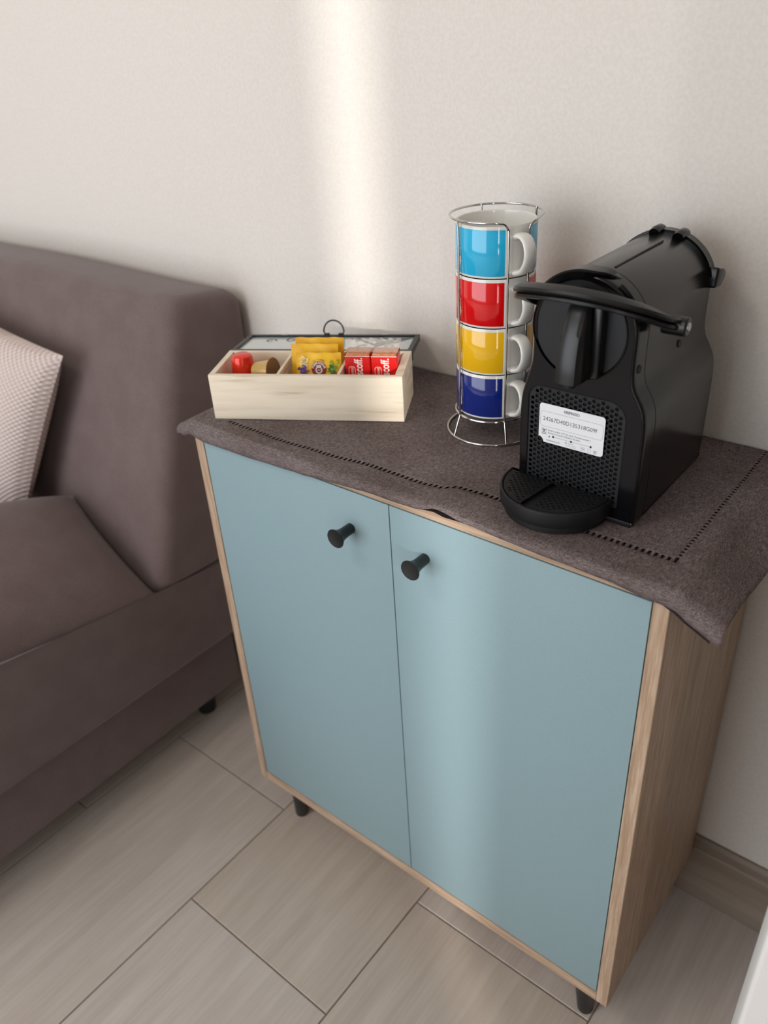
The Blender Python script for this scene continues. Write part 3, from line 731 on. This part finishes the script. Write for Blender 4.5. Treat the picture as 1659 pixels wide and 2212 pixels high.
loft(bm, rings, True, False)
bm.verts.ensure_lookup_table(); nO = len(OUT)
bm.faces.new([bm.verts[(len(secs) - 1) * nO + i] for i in range(nO)])
body = put('body_shell', bm, M_SIDE, mc)
# front fascia with disc and grille openings
DC = (0.4705, 0.8030); DR = 0.0412
gr = rrect(0.4258, 0.5190, 0.6450, 0.7462, (0.002, 0.002, 0.0165, 0.0125), 8)
M4 = Matrix.Translation((0, YF + 0.0016, 0)) @ Matrix.Rotation(PI / 2, 4, 'X')
me = plate([offset(OUT, 0.0026), circle_pts(DC[0], DC[1], DR + 0.0012, 56), gr], 0.0030, M4)
_finish('front_fascia', me, M_BLACKG, mc, False, True, None)
me = plate([circle_pts(DC[0], DC[1], DR, 56)], 0.002, Matrix.Translation((0, YF + 0.0028, 0)) @ Matrix.Rotation(PI / 2, 4, 'X'), 0.0005)
_finish('front_disc', me, M_BLACKR, mc, False, True, 'matt black disc behind the outlet')
bm = B(); tube(bm, [(DC[0] + (DR + 0.0016) * math.cos(a), YF - 0.0002, DC[1] + (DR + 0.0016) * math.sin(a)) for a in [i * 2 * PI / 64 for i in range(64)]], 0.0007, 6, closed=True)
put('disc_rim', bm, M_BLACKG, mc)
# perforated grille
holes = []
pit = 0.0049; ci = 0
gx = 0.4295
while gx < 0.5165:
    gz = 0.650 + (pit / 2 if ci % 2 else 0)
    while gz < 0.7435:
        ok = True
        for (cx_, cz_, rr, sx) in ((0.5190 - 0.0165, 0.7462 - 0.0165, 0.0165, 1), (0.4258 + 0.0125, 0.7462 - 0.0125, 0.0125, -1)):
            if (gx - cx_) * sx > 0 and gz > cz_ and math.hypot(gx - cx_, gz - cz_) > rr - 0.0030: ok = False
        if ok and 0.4285 < gx < 0.5165: holes.append(circle_pts(gx, gz, 0.00188, 10))
        gz += pit
    gx += pit * 0.866; ci += 1
me = plate([offset(gr, 0.0003) if False else gr] + holes, 0.0016, Matrix.Translation((0, YF + 0.0020, 0)) @ Matrix.Rotation(PI / 2, 4, 'X'), 0.00015)
_finish('grille', me, M_BLACKR, mc, False, True, 'perforated black grille')
put('grille_backing', box(B(), 0.4225, 0.5210, YF + 0.0060, YF + 0.0070, 0.6400, 0.7500), M_HOLE, mc, smooth=False)
bm = B(); gpath = [(a, YF + 0.0004, b) for a, b in offset(rrect(0.4250, 0.5198, 0.6450, 0.7470, (0.002, 0.002, 0.0172, 0.0132), 8), 0)]
tube(bm, gpath, 0.0006, 6, closed=True); put('grille_rim', bm, M_BLACKG, mc)
# outlet: a curved tongue in front of the disc
bm = B()
prof_l = [(YF + 0.002, 0.8380), (0.0560, 0.8375), (0.0475, 0.8290), (0.0400, 0.8150), (0.0345, 0.7990), (0.0315, 0.7820), (0.0308, 0.7680)]
prof_s = catmull([Vector((a, b, 0)) for a, b in prof_l], 5)
rings = []
for i, p in enumerate(prof_s):
    u = i / (len(prof_s) - 1); hw = 0.0080 + 0.0035 * (u * u * (3 - 2 * u)); yb = YF + 0.0018
    if u > 0.9: yb = YF + 0.0018
    depth = yb - p.x
    ring = []
    for a, b in ((-1, 1), (-1, 0.75), (-1, 0.5), (-1, 0.30), (-0.93, 0.12), (-0.74, 0.03), (-0.4, 0), (0, -0.01), (0.4, 0), (0.74, 0.03), (0.93, 0.12), (1, 0.30), (1, 0.5), (1, 0.75), (1, 1)):
        taper = 1.0
        ring.append(Vector((0.4765 + a * hw, p.x + b * max(depth, 0.0006), p.y)))
    rings.append(ring)
loft(bm, rings); put('coffee_outlet', bm, M_BLACKS, mc)
put('outlet_cheek', box(B(), 0.4860, 0.4945, 0.0545, YF + 0.0020, 0.7665, 0.8330, 0.0022, 3), M_BLACKS, mc)
put('outlet_nozzle', lathe(B(), [(0.0001, 0.0), (0.0052, 0.0), (0.0056, 0.004), (0.0056, 0.008)], 20, Matrix.Translation((0.4765, 0.041, 0.7625))), M_BLACKR, mc)
# drip tray
TC = (0.4610, 0.0625); TR_ = 0.0530
def tray_out(r, y1=YF + 0.004):
    p = circle_pts(TC[0], TC[1], r, 44, PI, 2 * PI, True)
    return p + [(TC[0] + r + 0.0005, y1), (TC[0] - r - 0.0005, y1)]
bm = B(); prism(bm, tray_out(TR_ - 0.004), 'z', ZM, 0.6370); put('tray_foot', bm, M_HOLE, mc)
bm = B()
def ring_at(r, z): return [Vector((a, b, z)) for a, b in tray_out(r)]
loft(bm, [ring_at(TR_ - 0.0042, 0.6362), ring_at(TR_ - 0.0008, 0.6378), ring_at(TR_ + 0.0002, 0.6400), ring_at(TR_ + 0.0006, 0.6515), ring_at(TR_ + 0.0002, 0.6534), ring_at(TR_ - 0.0010, 0.6540), ring_at(TR_ - 0.0022, 0.6532), ring_at(TR_ - 0.0026, 0.6495)], True, True)
put('drip_tray', bm, M_BLACKR, mc)
slot = []
A0, A1 = Vector((0.4530, 0.0165)), Vector((0.4590, 0.0600)); dv = (A1 - A0).normalized(); nv = Vector((-dv.y, dv.x)); rw = 0.0041
ang = math.atan2(dv.y, dv.x)
slot = [(A1.x + rw * math.cos(ang + t), A1.y + rw * math.sin(ang + t)) for t in [-PI / 2 + PI * i / 8 for i in range(9)]] + [(A0.x + rw * math.cos(ang + t), A0.y + rw * math.sin(ang + t)) for t in [PI / 2 + PI * i / 8 for i in range(9)]]
hl = []
pt = 0.0062; j = 0
yy = 0.0135
while yy < 0.0655:
    xx = 0.4080 + (pt / 2 if j % 2 else 0)
    while xx < 0.5150:
        rel = Vector((xx, yy)) - A0; al = rel.dot(dv); la = abs(rel.dot(nv))
        if math.hypot(xx - TC[0], min(yy - TC[1], 0)) < TR_ - 0.0075 and not (la < 0.0072 and -0.008 < al < (A1 - A0).length + 0.008):
            hl.append([(xx + 0.0019 * math.cos(t), yy + 0.00125 * math.sin(t)) for t in [i * PI / 4 for i in range(8)]])
        xx += pt
    yy += pt * 0.52; j += 1
me = plate([tray_out(TR_ - 0.0030, YF + 0.001), slot] + hl, 0.0012, Matrix.Translation((0, 0, 0.6528)), 0.0001)
_finish('tray_grid', me, M_BLACKR, mc, False, True, 'perforated cup grid with a long slot')
put('tray_well', prism(B(), tray_out(TR_ - 0.0036, YF + 0.001), 'z', 0.6490, 0.6499), M_HOLE, mc, smooth=False)
# foot under the shell
put('base_plate', box(B(), 0.4200, 0.5320, YF + 0.004, YB - 0.008, ZM - 0.0002, ZM + 0.002, 0.0005, 1), M_BLACKR, mc)
put('front_kick', box(B(), 0.4190, 0.5335, YF - 0.0004, YF + 0.006, ZM, ZM + 0.0050, 0.0008, 2), M_BLACKR, mc)
# lever: grooved bar bent round the front from side to side
LV = [(0.4160, 0.1180, 0.8020), (0.4120, 0.0980, 0.8120), (0.4105, 0.0780, 0.8215), (0.4155, 0.0600, 0.8290), (0.4270, 0.0480, 0.8350), (0.4500, 0.0405, 0.8390), (0.4750, 0.0395, 0.8400), (0.5000, 0.0450, 0.8370), (0.5220, 0.0590, 0.8290), (0.5360, 0.0790, 0.8180), (0.5400, 0.0960, 0.8110)]
lprof = [(-0.75, -1.0), (0.0, -1.05), (0.70, -0.95), (1.0, -0.62), (0.88, -0.22), (0.30, 0.0), (0.88, 0.22), (1.0, 0.62), (0.70, 0.95), (0.0, 1.05), (-0.75, 1.0), (-0.9, 0.0)]
bm = B(); tube(bm, catmull(LV, 8), 0.0055, prof=lprof, up=(0.0, -0.30, 1.0))
put('lever', bm, M_BLACKS, mc, label='grooved black lever bar')
piv = Vector((0.5455, 0.0965, 0.8095))
bm = B(); lathe(bm, [(0.0001, 0.0040), (0.0066, 0.0040), (0.0078, 0.0030), (0.0080, 0.0), (0.0080, -0.016), (0.0001, -0.016)], 28, Matrix.Translation(piv) @ Matrix.Rotation(PI / 2, 4, 'Y')); put('pivot_cap', bm, M_BLACKS, mc)
bm = B(); lathe(bm, [(0.0001, 0.0050), (0.0030, 0.0049), (0.0036, 0.0043), (0.0037, 0.0038)], 20, Matrix.Translation(piv) @ Matrix.Rotation(PI / 2, 4, 'Y')); put('pivot_button', bm, M_SILVER, mc, label='silver button on the pivot')
piv2 = Vector((0.4165, 0.1180, 0.8020))
bm = B(); lathe(bm, [(0.0001, 0.006), (0.0066, 0.006), (0.0078, 0.005), (0.0080, 0.0), (0.0080, -0.012), (0.0001, -0.012)], 28, Matrix.Translation(piv2) @ Matrix.Rotation(-PI / 2, 4, 'Y')); put('pivot_cap', bm, M_BLACKS, mc)
# arched hood over the capsule slot
bm = B(); cc = (0.4745, 0.8035); rings = []
for i in range(29):
    a = R(152 - i * (152 - 63) / 28); u = i / 28
    r0, r1 = 0.0440, 0.0512
    yfr = YF - 0.0040 + 0.018 * max(0, (u - 0.72) / 0.28) ** 2; ybk = YF + 0.016 + 0.006 * max(0, (u - 0.72) / 0.28)
    e = 1 - 0.85 * max(0, (u - 0.86) / 0.14) ** 1.5; e2 = min(1, 0.2 + u * 5)
    r1e = r0 + 0.003 + (r1 - r0 - 0.003) * e * e2
    rings.append([Vector((cc[0] + rr * math.cos(a), yy_, cc[1] + rr * math.sin(a))) for rr, yy_ in ((r0, yfr + 0.004), (r1e - 0.0015, yfr), (r1e, yfr + 0.0015), (r1e, ybk - 0.004), (r0 + 0.0025, ybk), (r0, ybk - 0.001))])
loft(bm, rings); put('hood', bm, M_BLACKG, mc, label='glossy arched lip over the capsule slot')
# side slot rail under the hood tip
bm = B(); rings = [cc]
tube(bm, [(cc[0] + 0.0482 * math.cos(R(a)), YF + 0.004, cc[1] + 0.0482 * math.sin(R(a))) for a in range(24, 60, 4)], 0.0022, 8); put('slot_rail', bm, M_BLACKG, mc)
# seam of the sliding top cover
bm = B()
for a in (78, ):
    p = Vector((cc[0] + 0.0473 * math.cos(R(a)), 0, cc[1] + 0.0473 * math.sin(R(a))))
    tube(bm, [(p.x, YF + 0.03, p.z), (p.x, YF + 0.125, p.z)], 0.0010, 6)
put('cover_seam', bm, M_HOLE, mc)
# hinge knuckles and water-tank lid at the back
for a in (100, 72):
    bm = B(); p = Vector((cc[0] + 0.0468 * math.cos(R(a)), 0, cc[1] + 0.0468 * math.sin(R(a))))
    tube(bm, [(p.x, YB - 0.014, p.z), (p.x, YB - 0.011, p.z + 0.0012), (p.x, YB - 0.001, p.z + 0.0012), (p.x, YB + 0.002, p.z)], 0.0052, 16); put('hinge_knuckle', bm, M_SIDE, mc)
ol = offset(OUT, 0.0012); ol = [p for p in ol if p[1] > 0.80]
top_only = [p for p in offset(OUT, -0.0022) if p[1] > 0.7995]
bm = B(); loft(bm, [[Vector((a, y, b)) for a, b in top_only] for y in (YB - 0.008, YB + 0.002)], True, True)
bmesh.ops.bevel(bm, geom=bm.edges[:], offset=0.0012, segments=2, affect='EDGES')
put('tank_lid', bm, M_SIDE, mc)
bm = B(); prism(bm, [(0.2160, 0.8060), (0.2320, 0.8040), (0.2400, 0.8100), (0.2410, 0.8165), (0.2330, 0.8200), (0.2200, 0.8240)], 'x', 0.508, 0.5275, 0.002, 3); put('lid_tab', bm, M_SIDE, mc)
for (yy_, zz_) in ((0.0740, 0.7760), (0.1590, 0.7710)):
    bm = B(); lathe(bm, [(0.0001, 0.0006), (0.0034, 0.0006), (0.0037, 0.0002), (0.0037, -0.002)], 20, Matrix.Translation((0.5218, yy_, zz_)) @ Matrix.Rotation(PI / 2, 4, 'Y')); put('side_plug', bm, M_HOLE, mc, label='round dark plug on the side')
# ---- paper label stuck on the grille
lab = root('serial_sticker', 'white paper serial sticker on the black perforated grille of the coffee machine', 'label', (0.4697, YF - 0.0003, 0.712))
LX0, LX1, LZ0, LZ1 = 0.4378, 0.5016, 0.6930, 0.7312
YL = YF - 0.0004; LWd, LHt = LX1 - LX0, LZ1 - LZ0
nr = 0.0052
lp = [p for p in circle_pts(LX0, LZ0, nr, 8, PI / 2, 0, True)]
lp += circle_pts(LX1 - 0.003, LZ0 + 0.003, 0.003, 6, 1.5 * PI, 2 * PI, True) + circle_pts(LX1 - 0.003, LZ1 - 0.003, 0.003, 6, 0, PI / 2, True) + circle_pts(LX0 + 0.003, LZ1 - 0.003, 0.003, 6, PI / 2, PI, True)
me = plate([lp], 0.0002, Matrix.Translation((0, YL, 0)) @ Matrix.Rotation(PI / 2, 4, 'X'))
_finish('paper', me, M_LABEL, lab, False, False, None)
def LT(body_, u, v, size, width=None, bold=0.0, align='CENTER', m=M_INK, name='lettering', labl=None):
    me_ = text_me(body_, size, Matrix.Identity(4), bold, 0.00002, 'CENTER', width)
    me_.transform(face_front(LX0 + u * LWd, YL - 0.00016, LZ1 - v * LHt)); return me_
def LP(loops): return plate(loops, 0.00004, Matrix.Translation((0, YL - 0.00014, 0)) @ Matrix.Rotation(PI / 2, 4, 'X'))
def UV(u, v): return (LX0 + u * LWd, LZ1 - v * LHt)
put('brand_lettering', join([LT('NESPRESSO', 0.50, 0.105, 0.0036, LWd * 0.235, 0.015)]), M_INK, lab, smooth=False)
put('serial_lettering', join([LT('24267D40D135318G09f', 0.475, 0.385, 0.0056, LWd * 0.83, -0.004)]), M_INK, lab, smooth=False)
x0, z1 = UV(0.02, 0.195); x1, z0 = UV(0.98, 0.585)
x2, z3 = UV(0.045, 0.635); x3, z2 = UV(0.125, 0.79)
put('outline_box', join([LP([rrect(x0, x1, z0, z1, 0.0028), rrect(x0 + 0.0002, x1 - 0.0002, z0 + 0.0002, z1 - 0.0002, 0.0026)]), LP([rrect(x2, x3, z2, z3, 0.0006), rrect(x2 + 0.0002, x3 - 0.0002, z2 + 0.0002, z3 - 0.0002, 0.0005)])]), M_INKG, lab, smooth=False)
put('small_lettering', join([LT('Serial number | N\u00b0 de s\u00e9rie | Seriennummer |', 0.475, 0.665, 0.0026, LWd * 0.66), LT('N\u00famero di serie | N\u00famero de s\u00e9rie', 0.40, 0.735, 0.0026, LWd * 0.50), LT('nespresso.com', 0.235, 0.925, 0.0026, LWd * 0.22)]), M_INKG, lab, smooth=False)
mes = []
def bar(u0, v0, u1, v1, w_=0.0002):
    a = Vector(UV(u0, v0)); b = Vector(UV(u1, v1)); d = (b - a).normalized() * w_; nn = Vector((-d.y, d.x))
    return LP([[tuple(a + nn), tuple(a - nn), tuple(b - nn), tuple(b + nn)]])
mes.append(LP([[UV(0.165, 0.80), UV(0.165, 0.86), UV(0.185, 0.83)]]))
for u in (0.235, 0.515, 0.815):
    c_ = UV(u, 0.815); mes.append(LP([circle_pts(c_[0], c_[1], 0.0011, 14)]))
mes.append(bar(0.055, 0.66, 0.115, 0.77, 0.00025)); mes.append(bar(0.115, 0.66, 0.055, 0.77, 0.00025))
mes.append(bar(0.06, 0.675, 0.11, 0.675, 0.0003)); mes.append(bar(0.065, 0.775, 0.105, 0.775, 0.0002))
put('symbol_dots', join(mes), M_INK, lab, smooth=False)
mes = [bar(0.25, 0.815, 0.50, 0.815, 0.00012), bar(0.53, 0.815, 0.80, 0.815, 0.00012)]
def sq(u, v, a, b, t=0.00018):
    cx_, cz_ = UV(u, v); return LP([rrect(cx_ - a, cx_ + a, cz_ - b, cz_ + b, 0.0003, 2), rrect(cx_ - a + t, cx_ + a - t, cz_ - b + t, cz_ + b - t, 0.0002, 2)])
mes += [sq(0.465, 0.91, 0.0014, 0.0014), sq(0.525, 0.91, 0.0014, 0.0016), sq(0.575, 0.935, 0.0008, 0.0010), sq(0.70, 0.92, 0.0020, 0.0016), sq(0.795, 0.92, 0.0014, 0.0019), sq(0.885, 0.925, 0.0015, 0.0016), bar(0.862, 0.915, 0.908, 0.915, 0.0002), bar(0.885, 0.885, 0.885, 0.965, 0.0002), bar(0.68, 0.91, 0.72, 0.93, 0.0003), bar(0.425, 0.865, 0.445, 0.885, 0.0004)]
put('small_icons', join(mes), M_INKG, lab, smooth=False)

# ================================================================ SOFA
SX = -0.190; SXL = -1.75
sofa = root('sofa', 'taupe fabric sofa with wedge backrest against the wall', 'sofa', (-0.97, -0.1, FLOOR))
pr = [(RY1 - 0.006, 0.258), (RY1 - 0.006, 0.693), (0.142, 0.712), (0.008, 0.258)]
bm = prism(B(), pr, 'x', SXL, SX, 0.026, 6)
bmesh.ops.subdivide_edges(bm, edges=[e for e in bm.edges if abs((e.verts[0].co - e.verts[1].co).x) > 0.5], cuts=30)
for v in bm.verts:
    if v.co.z > 0.3: v.co.z += 0.006 * math.sin(v.co.x * 9 + 1.0) * (v.co.z - 0.3)
put('backrest', bm, M_SOFA, sofa)
bm = prism(B(), [(0.270, 0.105), (0.270, 0.262), (0.02, 0.264), (-0.28, 0.322), (-0.62, 0.330), (-0.62, 0.130), (-0.36, 0.118)], 'x', SXL, SX, 0.014, 4)
put('seat_frame', bm, M_SOFA, sofa)
bm = box(B(), SXL + 0.03, SX - 0.032, -0.59, 0.155, -0.028, 0.14, 0.006, 2)
put('skirt', bm, M_SOFA, sofa)
for fx, fy in ((SX - 0.085, 0.10), (SX - 0.085, -0.54), (SXL + 0.1, 0.10), (SXL + 0.1, -0.54)):
    bm = B(); tube(bm, [(fx, fy, -0.028), (fx, fy, FLOOR)], lambda t: 0.021 - 0.004 * t, 20); put('foot', bm, M_BLACKM, sofa)
def cushion(bm, c00, c10, c11, c01, T1, T0, nu=48, nv=48, p=4.0, nrm=None, knit_uv=False, bulge=0.0):
    """pillow between four corner points; T1/T0 thickness towards the outer/inner side"""
    c00, c10, c11, c01 = map(Vector, (c00, c10, c11, c01))
    N = nrm or ((c10 - c00).cross(c01 - c00)).normalized()
    uvl = bm.loops.layers.uv.new('UVMap')
    G = {}
    for s in (0, 1):
        for i in range(nu + 1):
            for j in range(nv + 1):
                u, v = i / nu, j / nv; a, b = 2 * u - 1, 2 * v - 1
                ua = a * (1 - bulge * (1 - b * b) * 0 ) ; 
                P = c00 * (1 - u) * (1 - v) + c10 * u * (1 - v) + c11 * u * v + c01 * (1 - u) * v
                cen = (c00 + c10 + c11 + c01) / 4
                P = cen + (P - cen) * (1 - bulge * (1 - (1 - a * a) * 1.0) * (1 - b * b) - bulge * (1 - (1 - b * b)) * (1 - a * a))
                f = (max(0, 1 - abs(a) ** p) * max(0, 1 - abs(b) ** p)) ** 0.5
                if s == 1 and (i in (0, nu) or j in (0, nv)): G[s, i, j] = G[0, i, j]; continue
                G[s, i, j] = bm.verts.new(P + N * (T1 * f if s == 0 else -T0 * f))
    for s in (0, 1):
        for i in range(nu):
            for j in range(nv):
                idx = [(i, j), (i + 1, j), (i + 1, j + 1), (i, j + 1)]
                if s: idx = idx[::-1]
                vs = [G[s, a, b] for a, b in idx]
                f = bm.faces.new(vs)
                for lp_, (a, b) in zip(f.loops, idx): lp_[uvl].uv = (a / nu, b / nv)
    return bm
bm = cushion(B(), (-0.74, -0.60, 0.350), (SX - 0.008, -0.60, 0.364), (SX + 0.001, 0.006, 0.272), (-0.430, 0.035, 0.366), 0.075, 0.030, p=3.0, bulge=0.02)
put('seat_cushion', bm, M_SOFA, sofa)
bm = cushion(B(), (-1.40, -0.60, 0.345), (-0.76, -0.60, 0.345), (-0.62, 0.000, 0.275), (-1.40, 0.000, 0.275), 0.05, 0.012, p=4.0, bulge=0.02)
put('seat_cushion', bm, M_SOFA, sofa)
# knitted pillow leaning on the backrest
bm = cushion(B(), (-0.86, -0.055, 0.330), (-0.490, -0.030, 0.335), (-0.395, 0.068, 0.612), (-0.80, 0.070, 0.660), 0.060, 0.045, p=3.0, bulge=0.04)
pl = put('pillow', bm, M_KNIT)
tag(pl, 'pale pink knitted pillow leaning on the sofa backrest', 'pillow')
